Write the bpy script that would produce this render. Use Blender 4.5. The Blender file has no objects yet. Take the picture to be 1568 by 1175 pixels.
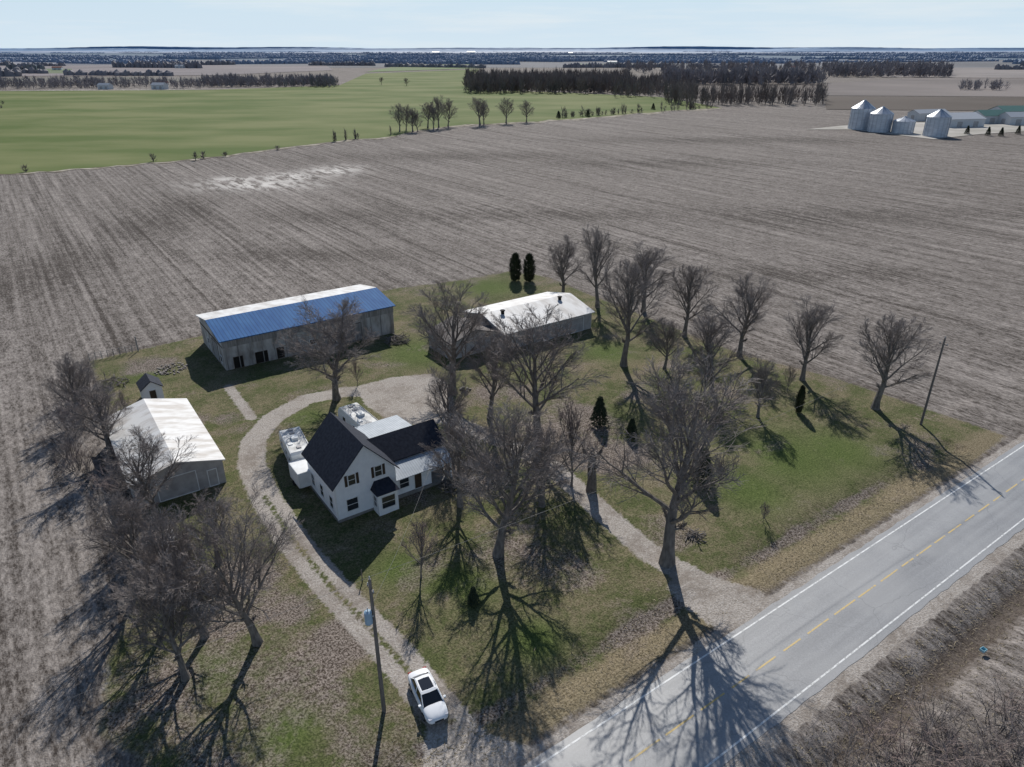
import bpy, math, random
import numpy as np
from mathutils import Vector, Matrix
R=random.Random(11)
rad=math.radians
CAM_H=45.0; P=rad(25.4); F=1079.0; CU=784.0; CV=587.5
cp,sp=math.cos(P),math.sin(P)
ANG=rad(35); E1=(math.cos(ANG),math.sin(ANG)); E2=(-math.sin(ANG),math.cos(ANG))
# survey helper: sight line -> ground position in metres (height z)
def G(u,v,z=0.0):
    den=F*sp+(v-CV)*cp
    t=(CAM_H-z)/den
    return ((u-CU)*t,(F*cp+(CV-v)*sp)*t)
def HT(u,vb,vt):
    Y=G(u,vb)[1]; k=(CV-vt)/F
    return CAM_H-Y*(sp-k*cp)/(cp+k*sp)
def WID(px,u,vb):
    Y=G(u,vb)[1]; return px*(Y*cp+CAM_H*sp)/F
def ST(s,t): return (s*E1[0]+t*E2[0], s*E1[1]+t*E2[1])
def toST(x,y): return (x*E1[0]+y*E1[1], x*E2[0]+y*E2[1])

scene=bpy.context.scene
col=scene.collection
# ------------------------------------------------------------ node helpers
def nn(nt,t,**kw):
    n=nt.nodes.new(t)
    for k,v in kw.items(): setattr(n,k,v)
    return n
def newmat(name):
    m=bpy.data.materials.new(name); m.use_nodes=True
    nt=m.node_tree; b=nt.nodes["Principled BSDF"]
    return m,nt,b
def noise(nt,vec,scale,detail=4,rough=.55,dist=0):
    n=nn(nt,'ShaderNodeTexNoise'); n.inputs['Scale'].default_value=scale
    n.inputs['Detail'].default_value=detail; n.inputs['Roughness'].default_value=rough
    n.inputs['Distortion'].default_value=dist
    nt.links.new(vec,n.inputs['Vector']); return n.outputs['Fac']
def mth(nt,op,a,b=None,c=None,clamp=False):
    n=nn(nt,'ShaderNodeMath',operation=op); n.use_clamp=clamp
    for i,x in enumerate((a,b,c)):
        if x is None: continue
        if isinstance(x,(int,float)): n.inputs[i].default_value=x
        else: nt.links.new(x,n.inputs[i])
    return n.outputs[0]
def rng(nt,x,a,b,c=0,d=1):
    n=nn(nt,'ShaderNodeMapRange'); n.clamp=True
    nt.links.new(x,n.inputs[0])
    for i,v in enumerate((a,b,c,d)): n.inputs[i+1].default_value=v
    return n.outputs[0]
def mix(nt,f,a,b):
    n=nn(nt,'ShaderNodeMix',data_type='RGBA')
    def s(i,x):
        if isinstance(x,(tuple,list)): n.inputs[i].default_value=(*x[:3],1)
        elif isinstance(x,(int,float)): n.inputs[i].default_value=x
        else: nt.links.new(x,n.inputs[i])
    s(0,f); s(6,a); s(7,b); return n.outputs[2]
def vscale(nt,vec,sc,rot=0):
    n=nn(nt,'ShaderNodeMapping'); n.inputs['Scale'].default_value=sc
    n.inputs['Rotation'].default_value=(0,0,rot)
    nt.links.new(vec,n.inputs[0]); return n.outputs[0]
def mat(name,c1,c2=None,rough=.8,metal=0,scale=2.0,stretch=(1,1,1),bump=0,lo=.35,hi=.65,spec=.3,coord='Object',wave=None,bdist=.03,det=4):
    m,nt,b=newmat(name); c2=c2 or tuple(x*.75 for x in c1)
    tc=nn(nt,'ShaderNodeTexCoord').outputs[coord]
    v=vscale(nt,tc,stretch)
    n1=noise(nt,v,scale,det)
    c=mix(nt,rng(nt,n1,lo,hi),c1,c2)
    if wave:
        w=nn(nt,'ShaderNodeTexWave',bands_direction=wave[0]); w.inputs['Scale'].default_value=wave[1]
        nt.links.new(tc,w.inputs[0])
        f=rng(nt,w.outputs['Fac'],0,.25,wave[2],0)
        c=mix(nt,f,c,tuple(x*.35 for x in c1))
    nt.links.new(c,b.inputs['Base Color'])
    b.inputs['Roughness'].default_value=rough; b.inputs['Metallic'].default_value=metal
    b.inputs['Specular IOR Level'].default_value=spec
    if bump:
        bn=nn(nt,'ShaderNodeBump'); bn.inputs['Strength'].default_value=bump; bn.inputs['Distance'].default_value=bdist
        nt.links.new(n1,bn.inputs['Height']); nt.links.new(bn.outputs[0],b.inputs['Normal'])
    return m
# ------------------------------------------------------------ mesh builder
class MB:
    def __init__(s): s.v=[];s.f=[];s.m=[]
    def add(s,vs,fs,mi=0):
        o=len(s.v); s.v.extend(vs)
        for f in fs: s.f.append(tuple(i+o for i in f)); s.m.append(mi)
    def box(s,x0,x1,y0,y1,z0,z1,mi=0):
        s.add([(x0,y0,z0),(x1,y0,z0),(x1,y1,z0),(x0,y1,z0),(x0,y0,z1),(x1,y0,z1),(x1,y1,z1),(x0,y1,z1)],
              [(3,2,1,0),(4,5,6,7),(0,1,5,4),(1,2,6,5),(2,3,7,6),(3,0,4,7)],mi)
    def slab(s,q,th,mi=0):
        s.add([tuple(p) for p in q]+[(p[0],p[1],p[2]+th) for p in q],
              [(3,2,1,0),(4,5,6,7),(0,1,5,4),(1,2,6,5),(2,3,7,6),(3,0,4,7)],mi)
    def cyl(s,cx,cy,z0,z1,r0,r1,n=16,mi=0,cap=True):
        vs=[];
        for z,r in((z0,r0),(z1,r1)):
            for i in range(n):
                a=2*math.pi*i/n; vs.append((cx+r*math.cos(a),cy+r*math.sin(a),z))
        fs=[(i,(i+1)%n,n+(i+1)%n,n+i) for i in range(n)]
        if cap: fs+= [tuple(range(n,2*n)),tuple(reversed(range(n)))]
        s.add(vs,fs,mi)
    def tube(s,pts,rs,n=4,mi=0):
        vs=[];L=len(pts)
        for i,p in enumerate(pts):
            d=(pts[min(i+1,L-1)]-pts[max(i-1,0)])
            if d.length<1e-9: d=Vector((0,0,1))
            d.normalize()
            a=d.orthogonal().normalized() if abs(d.z)<.9 else Vector((1,0,0)).cross(d).normalized()
            b=d.cross(a)
            for k in range(n):
                t=2*math.pi*k/n; q=p+a*(math.cos(t)*rs[i])+b*(math.sin(t)*rs[i]); vs.append((q.x,q.y,q.z))
        fs=[(i*n+k,i*n+(k+1)%n,(i+1)*n+(k+1)%n,(i+1)*n+k) for i in range(L-1) for k in range(n)]
        s.add(vs,fs,mi)
    def mesh(s,name,mats,smooth=False):
        me=bpy.data.meshes.new(name); me.from_pydata(s.v,[],s.f)
        for m in mats: me.materials.append(m)
        me.polygons.foreach_set('material_index',s.m)
        if smooth: me.polygons.foreach_set('use_smooth',[True]*len(s.f))
        me.update(); return me
    def obj(s,name,mats,parent=None,loc=(0,0,0),rz=0,smooth=False,bevel=0):
        return place(s.mesh(name,mats,smooth),name,parent,loc,rz,bevel=bevel)
def place(me,name,parent=None,loc=(0,0,0),rz=0,sc=(1,1,1),bevel=0,rot=None):
    o=bpy.data.objects.new(name,me); col.objects.link(o)
    o.location=loc; o.rotation_euler=rot or (0,0,rz); o.scale=sc
    if parent: o.parent=parent
    if bevel:
        b=o.modifiers.new('b','BEVEL'); b.width=bevel; b.segments=2; b.limit_method='ANGLE'
    return o
def empty(name,loc,rz=0):
    o=bpy.data.objects.new(name,None); col.objects.link(o); o.location=loc; o.rotation_euler=(0,0,rz); o.empty_display_size=.5; return o

# ------------------------------------------------------------ camera, world, sun
cam=bpy.data.cameras.new('camera'); co=bpy.data.objects.new('camera',cam); col.objects.link(co)
co.location=(0,0,CAM_H); co.rotation_euler=(math.pi/2-P,0,0)
cam.sensor_width=36; cam.lens=36*F/1568; cam.clip_end=200000; cam.clip_start=.5
scene.camera=co
EL=rad(36); AZ=rad(-1)
w=bpy.data.worlds.new("World"); scene.world=w; w.use_nodes=True
nt=w.node_tree; sk=nn(nt,'ShaderNodeTexSky',sky_type='NISHITA'); sk.sun_disc=False
sk.sun_elevation=EL; sk.sun_rotation=AZ; sk.air_density=1.0; sk.dust_density=.3; sk.ozone_density=3.0; sk.altitude=100
tcw=nn(nt,'ShaderNodeTexCoord').outputs['Generated']; sx=nn(nt,'ShaderNodeSeparateXYZ'); nt.links.new(tcw,sx.inputs[0])
hz_=rng(nt,sx.outputs[2],.02,.34,1,0)
cl=noise(nt,vscale(nt,tcw,(2.2,2.2,26)),1.6,6,.6)
haze=mix(nt,rng(nt,sx.outputs[2],-.01,.11),(7.6,8.9,9.8),(5.7,7.7,9.7))
haze=mix(nt,rng(nt,cl,.48,.68,0,.6),haze,(8.6,9.3,9.8))
nt.links.new(mix(nt,hz_,sk.outputs[0],haze),nt.nodes['Background'].inputs[0]); nt.nodes['Background'].inputs[1].default_value=.09
sl=bpy.data.lights.new('sun','SUN'); sl.energy=5.0; sl.angle=rad(.5); sl.color=(1,.965,.91)
so=bpy.data.objects.new('sun',sl); col.objects.link(so)
sd=Vector((math.sin(AZ)*math.cos(EL),math.cos(AZ)*math.cos(EL),math.sin(EL)))
so.rotation_euler=sd.to_track_quat('Z','Y').to_euler(); so.location=(0,100,120)
scene.view_settings.view_transform='Standard'; scene.view_settings.look='None'; scene.view_settings.exposure=0

# ------------------------------------------------------------ ground
def axis(segs):
    out=[]
    for a,b,st in segs: out+=list(np.arange(a,b-1e-6,st))
    out.append(segs[-1][1]); return np.array(out)
xs=axis([(-60000,-8000,13000),(-8000,-1500,1300),(-1500,-420,108),(-420,-75,3),(-75,95,.5),(95,430,3),(430,1500,107),(1500,8000,1300),(8000,60000,13000)])
ys=axis([(-60,18,6),(18,140,.5),(140,520,2.5),(520,1500,98),(1500,8000,1300),(8000,90000,20500)])
XX,YY=np.meshgrid(xs,ys); X=XX.ravel(); Y=YY.ravel()
S=X*E1[0]+Y*E1[1]; T=X*E2[0]+Y*E2[1]
def segd(px,py,a,b):
    ax,ay=a;bx,by=b; dx,dy=bx-ax,by-ay; L=dx*dx+dy*dy+1e-9
    t=np.clip(((px-ax)*dx+(py-ay)*dy)/L,0,1)
    return np.hypot(px-ax-t*dx,py-ay-t*dy)
def sdist(poly):
    d=np.full(X.shape,1e9); ins=np.zeros(X.shape,bool); n=len(poly)
    for i in range(n):
        a=poly[i];b=poly[(i+1)%n]; d=np.minimum(d,segd(X,Y,a,b))
        c=((a[1]>Y)!=(b[1]>Y)); xi=(b[0]-a[0])*(Y-a[1])/((b[1]-a[1]) or 1e-9)+a[0]
        ins^=(c&(X<xi))
    return np.where(ins,d,-d)
def line(pts,wd):
    d=np.full(X.shape,-1e9)
    for i in range(len(pts)-1):
        d=np.maximum(d,wd-segd(X,Y,pts[i],pts[i+1]))
    return d
GP=lambda L:[G(*p) for p in L]
soft=lambda d,wd:np.clip(.5+d/(2*wd),0,1)
yard=GP([(138,553),(215,536),(318,513),(450,470),(610,442),(700,430),(780,416),(838,424),(905,452),(990,486),(1130,540),(1280,580),(1400,619),(1540,668)])
yard+=[ST(88,27.6),ST(12,27.6)]+GP([(700,1200),(300,1230),(150,1120),(170,1000),(215,900),(200,800),(185,700),(160,610)])
lawn=soft(sdist(yard),1.0)
drive1=GP([(770,1190),(720,1140),(660,1070),(605,1003),(560,955),(500,890),(450,830),(408,765),(385,712),(388,675),(418,640),(470,611),(530,600),(590,600),(640,612),(672,640)])
drive2=GP([(1150,945),(1080,893),(1030,868),(990,843),(940,800),(890,755),(840,712),(790,685),(730,660),(670,635)])
g=np.maximum(line(drive1,1.6),line(drive2,1.4))
g=np.maximum(g,sdist(GP([(545,592),(600,578),(660,572),(690,590),(695,625),(660,655),(600,645),(560,622)])))
g=np.maximum(g,line(GP([(350,592),(385,640)]),1.0)-.3)
g=np.maximum(g,sdist(GP([(1040,868),(1170,905),(1180,960),(1090,960),(1020,900)])))
g=np.maximum(g,sdist(GP([(690,1100),(830,1150),(860,1300),(640,1300),(650,1120)])))
g=np.maximum(g,np.where((T>17.2)&(T<27.3)&(S>-400),np.minimum(T-17.2,27.3-T),-9))
grav=soft(g,.45)
tr=line(GP([(690,1105),(605,1003),(560,955),(500,890),(440,815),(405,760)]),.38)
grav=grav*(1-.75*soft(tr,.25))
leaf=soft(sdist(GP([(150,590),(215,610),(225,720),(260,800),(330,900),(480,890),(560,1010),(600,1190),(250,1240),(100,1120),(150,1000),(190,880),(170,750)])),2.5)*.56
for c,rr,a in [((900,640),6,.8),((960,600),6,.55),((880,690),6,.8),((760,830),5,.5),((1020,820),5,.5),((640,880),4,.4),((830,660),7,.8),((700,620),5,.5),((1110,600),5,.5),((230,560),5,.7),((350,640),3,.6),((940,700),6,.7),((720,720),6,.8),((560,560),3,.5),
    ((520,980),3.5,.9),((370,880),4,.8),((450,940),3,.8),((1030,560),6,.5),((770,600),7,.6),((880,880),4,.5),((1180,760),5,.45),((300,640),3,.6),((640,760),3,.6)]:
    x,y=G(*c); leaf=np.maximum(leaf,a*np.exp(-((X-x)**2+(Y-y)**2)/(rr*rr)))
leaf=np.maximum(leaf,.24)
dn=.5+.5*np.sin(S*.37+1.3*np.sin(S*.11))
leaf=np.maximum(leaf,np.exp(-((T-31.6)/1.0)**2)*(S>14)*(S<78)*.95*(.55+.45*dn))
mud=np.exp(-((T-14.0)/1.5)**2)*1.0
mud=np.maximum(mud,.5*np.exp(-((T-27.6)/.5)**2)*(S>10))
fe=sdist(yard); mud=np.maximum(mud,.6*np.exp(-((fe+.6)/.7)**2)*(T>40))
tan=np.clip((32.5-T)/3,0,1)*np.clip((T-26.5)/1,0,1)*.95
tan=np.maximum(tan,np.clip((18-T)/1,0,1)*np.clip((T-10)/2,0,1)*.4)
for c,rr in [((1060,520),5),((900,560),5),((560,560),4),((1230,570),5),((520,1010),4),((980,560),4),((1060,800),5),((860,900),5),((680,930),3),((640,840),3),((1130,700),4)]:
    x,y=G(*c); tan=np.maximum(tan,.55*np.exp(-((X-x)**2+(Y-y)**2)/(rr*rr)))
lush=np.zeros(X.shape)
for c,rr in [((1210,700),8),((1150,750),5),((700,900),4),((1280,690),6),((470,640),3),((330,1030),3),((440,1120),3),((640,540),7),((820,980),3),((750,440),7),((230,570),4),((930,540),5),((610,870),3)]:
    x,y=G(*c); lush=np.maximum(lush,.9*np.exp(-((X-x)**2+(Y-y)**2)/(rr*rr)))
pale=np.zeros(X.shape)
for c,rx,ry in [((395,283),22,12),((440,272),13,14),((510,262),11,14),((360,275),10,8),((175,140),60,50)]:
    x,y=G(*c); pale=np.maximum(pale,np.exp(-((X-x)/rx)**2-((Y-y)/ry)**2))
damp=np.zeros(X.shape)
for c,rx,ry in [((1000,250),60,14),((700,240),70,16),((250,330),14,40),((1300,330),50,14),((820,330),50,9),((520,330),30,12),((1100,215),90,16),((60,420),14,30),((1250,420),30,7),((480,390),30,6)]:
    x,y=G(*c); damp=np.maximum(damp,.9*np.exp(-((X-x)/rx)**2-((Y-y)/ry)**2))
Z=-.45*np.exp(-((T-31.0)/1.6)**2)*(S>10)*(S<90)-.7*np.exp(-((T-14.3)/1.6)**2)
dr=soft(line(drive2,3.5),2); Z*=1-dr
near=(np.abs(X)<90)&(Y<145)
rs=np.random.RandomState(3)
Z=Z+np.where((near&(T>27))|(near&(T<16)),rs.uniform(-.035,.035,X.shape),0)
Z=Z+.10*np.sin(X*.11+1)*np.sin(Y*.13)*(near&(T>36))*(grav<.1)
nx,ny=len(xs),len(ys)
idx=np.arange(nx*ny).reshape(ny,nx)
fc=np.stack([idx[:-1,:-1],idx[:-1,1:],idx[1:,1:],idx[1:,:-1]],-1).reshape(-1,4)
me=bpy.data.meshes.new('ground')
me.vertices.add(nx*ny); me.vertices.foreach_set('co',np.stack([X,Y,Z],-1).ravel())
me.loops.add(fc.size); me.loops.foreach_set('vertex_index',fc.ravel())
me.polygons.add(len(fc)); me.polygons.foreach_set('loop_start',np.arange(0,fc.size,4)); 
me.update(calc_edges=True); me.validate()
me.polygons.foreach_set('use_smooth',[True]*len(me.polygons))
for nm,a in (('mask',(lawn,grav,leaf)),('mask2',(mud,tan,pale)),('mask3',(damp,lush,damp*0))):
    at=me.color_attributes.new(name=nm,type='FLOAT_COLOR',domain='POINT')
    at.data.foreach_set('color',np.stack([*a,np.ones(X.shape)],-1).ravel().astype(np.float32))
m,nt,b=newmat('ground_soil_grass')
pos=nn(nt,'ShaderNodeNewGeometry').outputs['Position']
q=vscale(nt,pos,(1,1,1),-ANG)
def attr(nm):
    a=nn(nt,'ShaderNodeAttribute',attribute_name=nm); sx=nn(nt,'ShaderNodeSeparateColor'); nt.links.new(a.outputs['Color'],sx.inputs[0]); return sx.outputs
mk=attr('mask'); mk2=attr('mask2'); mk3=attr('mask3')
nB=noise(nt,q,.02,1); nM=noise(nt,q,.22,3,.6); nF=noise(nt,q,1.6,3,.7); nV=noise(nt,q,5.5,2,.8)
rows=noise(nt,vscale(nt,q,(1.1,.02,1)),1.0,1,.6)
rows2=noise(nt,vscale(nt,q,(.16,.006,1)),1.0,2,.6)
flk=noise(nt,vscale(nt,q,(2.4,.8,1)),1.2,3,.85)
mott=noise(nt,vscale(nt,q,(.50,.26,1)),1.0,3,.75)
val=mth(nt,'ADD',mth(nt,'MULTIPLY',flk,1.0),mth(nt,'MULTIPLY',nV,.30))
val=mth(nt,'ADD',val,mth(nt,'MULTIPLY',rows,.46)); val=mth(nt,'ADD',val,mth(nt,'MULTIPLY',rows2,.24))
val=mth(nt,'ADD',val,mth(nt,'MULTIPLY',mott,.50))
val=mth(nt,'SUBTRACT',val,mth(nt,'MULTIPLY',mk3[0],.12))
sq=nn(nt,'ShaderNodeSeparateXYZ'); nt.links.new(q,sq.inputs[0])
fr_=mth(nt,'FRACT',mth(nt,'MULTIPLY',mth(nt,'ADD',sq.outputs[0],mth(nt,'MULTIPLY',nM,1.2)),1/18.3))
trk=mth(nt,'MULTIPLY',mth(nt,'LESS_THAN',mth(nt,'ABSOLUTE',mth(nt,'SUBTRACT',fr_,.5)),.022),.08)
val=mth(nt,'SUBTRACT',val,trk)
field=mix(nt,rng(nt,val,1.06,1.49),(.058,.048,.041),(.37,.33,.298))
field=mix(nt,rng(nt,nB,.35,.65,0,.35),field,mix(nt,.5,field,(.11,.093,.08)))
pl=mth(nt,'MULTIPLY',mk2[2],rng(nt,noise(nt,vscale(nt,q,(.35,.08,1)),1,3,.7),.43,.56))
field=mix(nt,mth(nt,'MULTIPLY',pl,.9),field,(.66,.62,.57))
def th(mask,ns,k=.9,wd=.12):
    return rng(nt,mth(nt,'ADD',mask,mth(nt,'MULTIPLY',mth(nt,'SUBTRACT',ns,.5),k)),.5-wd,.5+wd)
nL=mth(nt,'ADD',mth(nt,'MULTIPLY',nM,.6),mth(nt,'MULTIPLY',nF,.4))
nBL=mth(nt,'ADD',mth(nt,'MULTIPLY',noise(nt,q,.1,2,.6),.5),mth(nt,'MULTIPLY',nL,.5))
green=mix(nt,rng(nt,nV,.35,.65),(.042,.054,.019),(.118,.132,.052))
tanc=mix(nt,rng(nt,nV,.35,.65),(.105,.083,.050),(.30,.245,.165))
lawnc=mix(nt,rng(nt,nL,.42,.60,.04,.78),green,tanc)
lawnc=mix(nt,mth(nt,'MULTIPLY',th(mk3[1],nL,1.6,.3),.8),lawnc,mix(nt,rng(nt,nV,.35,.65),(.046,.074,.017),(.115,.155,.042)))
lawnc=mix(nt,mth(nt,'MULTIPLY',th(mk2[1],nL,1.2,.2),.85),lawnc,tanc)
leafc=mix(nt,rng(nt,nV,.40,.62),(.058,.043,.035),(.31,.262,.23))
lawnc=mix(nt,mth(nt,'MULTIPLY',th(mk[2],nBL,2.6,.16),.92),lawnc,leafc)
c=mix(nt,th(mk[0],nF,.9,.15),field,lawnc)
c=mix(nt,mth(nt,'MULTIPLY',rng(nt,mth(nt,'ADD',mk2[0],mth(nt,'MULTIPLY',mth(nt,'SUBTRACT',nF,.5),.8)),.3,.8),.85),c,mix(nt,rng(nt,nV,.35,.65),(.040,.031,.025),(.12,.096,.078)))
gr=mix(nt,rng(nt,nV,.36,.64),(.26,.23,.20),(.46,.42,.38))
gr=mix(nt,rng(nt,nL,.47,.6,0,.7),gr,(.20,.168,.14))
c=mix(nt,th(mk[1],nF,1.3,.14),c,gr)
nt.links.new(c,b.inputs['Base Color']); b.inputs['Roughness'].default_value=.95; b.inputs['Specular IOR Level'].default_value=.08
bm=nn(nt,'ShaderNodeBump'); bm.inputs['Strength'].default_value=.7; bm.inputs['Distance'].default_value=.12
nt.links.new(nV,bm.inputs['Height']); nt.links.new(bm.outputs[0],b.inputs['Normal'])
me.materials.append(m)
place(me,'ground')

# ------------------------------------------------------------ road
m,nt,b=newmat('asphalt')
pos=nn(nt,'ShaderNodeTexCoord').outputs['Object']
n1=noise(nt,pos,9,2,.8); n2=noise(nt,vscale(nt,pos,(.04,.9,1)),1.0,3,.6); n3=noise(nt,pos,.15,3)
c=mix(nt,rng(nt,n1,.3,.7),(.24,.24,.24),(.34,.34,.34))
c=mix(nt,rng(nt,n2,.4,.65,0,.5),c,(.19,.19,.192)); c=mix(nt,rng(nt,n3,.45,.65,0,.4),c,(.38,.375,.365))
vo=nn(nt,'ShaderNodeTexVoronoi',feature='DISTANCE_TO_EDGE'); vo.inputs['Scale'].default_value=.13
nd=nn(nt,'ShaderNodeVectorMath',operation='ADD'); nt.links.new(pos,nd.inputs[0])
nz=nn(nt,'ShaderNodeTexNoise'); nz.inputs['Scale'].default_value=.8; nt.links.new(pos,nz.inputs['Vector']); nt.links.new(nz.outputs['Color'],nd.inputs[1]); nt.links.new(nd.outputs[0],vo.inputs['Vector'])
c=mix(nt,rng(nt,vo.outputs['Distance'],0,.006,.4,0),c,(.12,.12,.12))
nt.links.new(c,b.inputs['Base Color']); b.inputs['Roughness'].default_value=.5; b.inputs['Specular IOR Level'].default_value=.5
asphalt=m
def paint(nm,c,wear=.8,sc=3): 
    m,nt,b=newmat(nm); pos=nn(nt,'ShaderNodeTexCoord').outputs['Object']
    n1=noise(nt,pos,sc,5,.8); k=mix(nt,rng(nt,n1,.5,.6,0,wear),c,(.29,.29,.28)); nt.links.new(k,b.inputs['Base Color']); b.inputs['Roughness'].default_value=.6; return m
white_p=paint('road_white_paint',(.72,.72,.70)); yel_p=paint('road_yellow_paint',(.58,.42,.16),.7,1.2)
rp=empty('road',(0,0,0),ANG)
mb=MB(); r=random.Random(5)
ss=list(np.arange(-60,160,1.0)); ss=[-300]+ss+[1200]; vs=[]
for s_ in ss:
    a=r.uniform(-.10,.10); b_=r.uniform(-.10,.10)
    vs+=[(s_,18.45+a,.02),(s_,22.45,.07),(s_,26.4+b_,.02)]
mb.add(vs,[(3*i+k,3*i+3+k,3*i+4+k,3*i+1+k) for i in range(len(ss)-1) for k in (0,1)])
mb.obj('asphalt_surface',[asphalt],rp)
def rz_(t): return .02+.05*(1-abs(t-22.45)/4.05)
mb=MB()
for t in (19.1,25.85):
    mb.add([(-300,t-.07,rz_(t-.07)+.006),(1200,t-.07,rz_(t-.07)+.006),(1200,t+.07,rz_(t+.07)+.006),(-300,t+.07,rz_(t+.07)+.006)],[(0,1,2,3)])
mb.obj('edge_lines',[white_p],rp)
mb=MB(); r=random.Random(9)
k=-280
while k<1100:
    l=r.uniform(2.0,3.4); mb.add([(k,22.38,.0755),(k+l,22.38,.0755),(k+l,22.52,.0755),(k,22.52,.0755)],[(0,1,2,3)]); k+=l+r.uniform(.5,1.1)
mb.obj('centre_line',[yel_p],rp)

# ------------------------------------------------------------ distant fields
def patch(name,poly,c1,c2,z,sc=.01,st=(1,1,1),ground=False):
    pts=poly if ground else [G(*p) for p in poly]
    mb=MB(); mb.add([(x,y,z) for x,y in pts],[tuple(range(len(pts)))])
    return mb.obj(name,[mat(name+'_mat',c1,c2,rough=.95,scale=sc,stretch=st,spec=.1,det=7,lo=.38,hi=.62)])
def wob(pts,a=1.2,seed=1):
    r=random.Random(seed); out=[]
    for (u0,v0),(u1,v1) in zip(pts,pts[1:]):
        n=max(1,int(abs(u1-u0)/14))
        for i in range(n): out.append((u0+(u1-u0)*i/n,v0+(v1-v0)*i/n+r.uniform(-a,a)))
    return out+[pts[-1]]
near_edge=wob([(-500,300),(-120,279),(0,268),(120,259),(240,249),(330,241),(400,231),(470,222),(545,214),(605,209),(640,200),(700,192),(810,187),(945,177),(1040,169),(1105,166)],.9)
patch('green_field',near_edge+[(1060,157),(1010,149),(860,142),(730,138),(712,125),(735,106),(640,110),(560,113),(520,131),(320,138),(0,140),(-400,142)],(.085,.120,.028),(.165,.178,.070),.15,.010,(1,2.0,1))
patch('field_margin',[(u,v+2.8*(.6+.4*math.sin(u*.3))) for u,v in near_edge]+[(u,v-1.2) for u,v in reversed(near_edge)],(.42,.38,.31),(.13,.105,.075),.11,.2)
F_=[('plowed_field',[(1265,168),(1700,172),(1800,150),(1568,150),(1262,148)],(.085,.070,.058),(.12,.10,.085)),  # farthest rows turn bluish: aerial haze mixed into the field colours
('plowed_field',[(1262,147),(1568,149),(1800,149),(1800,122),(1400,120),(1268,128)],(.23,.20,.185),(.16,.14,.13)),
('plowed_field',[(1020,150),(1262,148),(1262,128),(1100,126),(1010,128)],(.13,.11,.095),(.16,.135,.12)),
('tan_field',[(1350,119),(1800,121),(1800,104),(1460,104),(1350,110)],(.27,.24,.225),(.21,.19,.18)),
('tan_field',[(-200,132),(120,131),(330,124),(330,118),(-200,121)],(.20,.175,.16),(.15,.15,.12)),
('tan_field',[(-200,118),(330,116),(510,108),(500,101),(230,100),(-200,103)],(.24,.21,.21),(.19,.17,.17)),
('green_pasture',[(-100,113),(110,113),(110,106),(-100,105)],(.13,.17,.09),(.15,.17,.11)),
('tan_field',[(-300,100),(200,99),(180,95),(-300,95)],(.24,.24,.27),(.19,.20,.23)),
('green_pasture',[(560,111),(735,105),(720,99),(620,99)],(.15,.20,.09),(.16,.18,.10)),
('green_pasture',[(880,104),(1010,104),(1000,99),(880,98)],(.18,.25,.13),(.17,.22,.13)),
('tan_field',[(330,97),(520,97),(520,93),(330,93)],(.26,.26,.28),(.2,.21,.24)),
('tan_field',[(1060,98),(1300,97),(1280,93),(1060,93)],(.24,.24,.26),(.2,.21,.24)),
('plowed_field',[(330,131),(515,128),(515,120),(335,122)],(.17,.145,.13),(.19,.17,.15)),
('haze_tinted_fields',[(-3000,92),(4500,92),(4500,75.5),(-3000,75.5)],(.10,.14,.19),(.15,.19,.23)),  # distance haze painted into the base colour of these strips
('haze_tinted_fields',[(-2500,104),(4000,104),(4000,92.4),(-2500,92.4)],(.145,.145,.15),(.19,.19,.20)),
]
for i,(n_,p_,a_,b_) in enumerate(F_): patch(n_,p_,a_,b_,.3+.04*i if n_!='haze_tinted_fields' else .2+.02*i-.25,.004 if n_!='haze_tinted_fields' else .0015)

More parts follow.
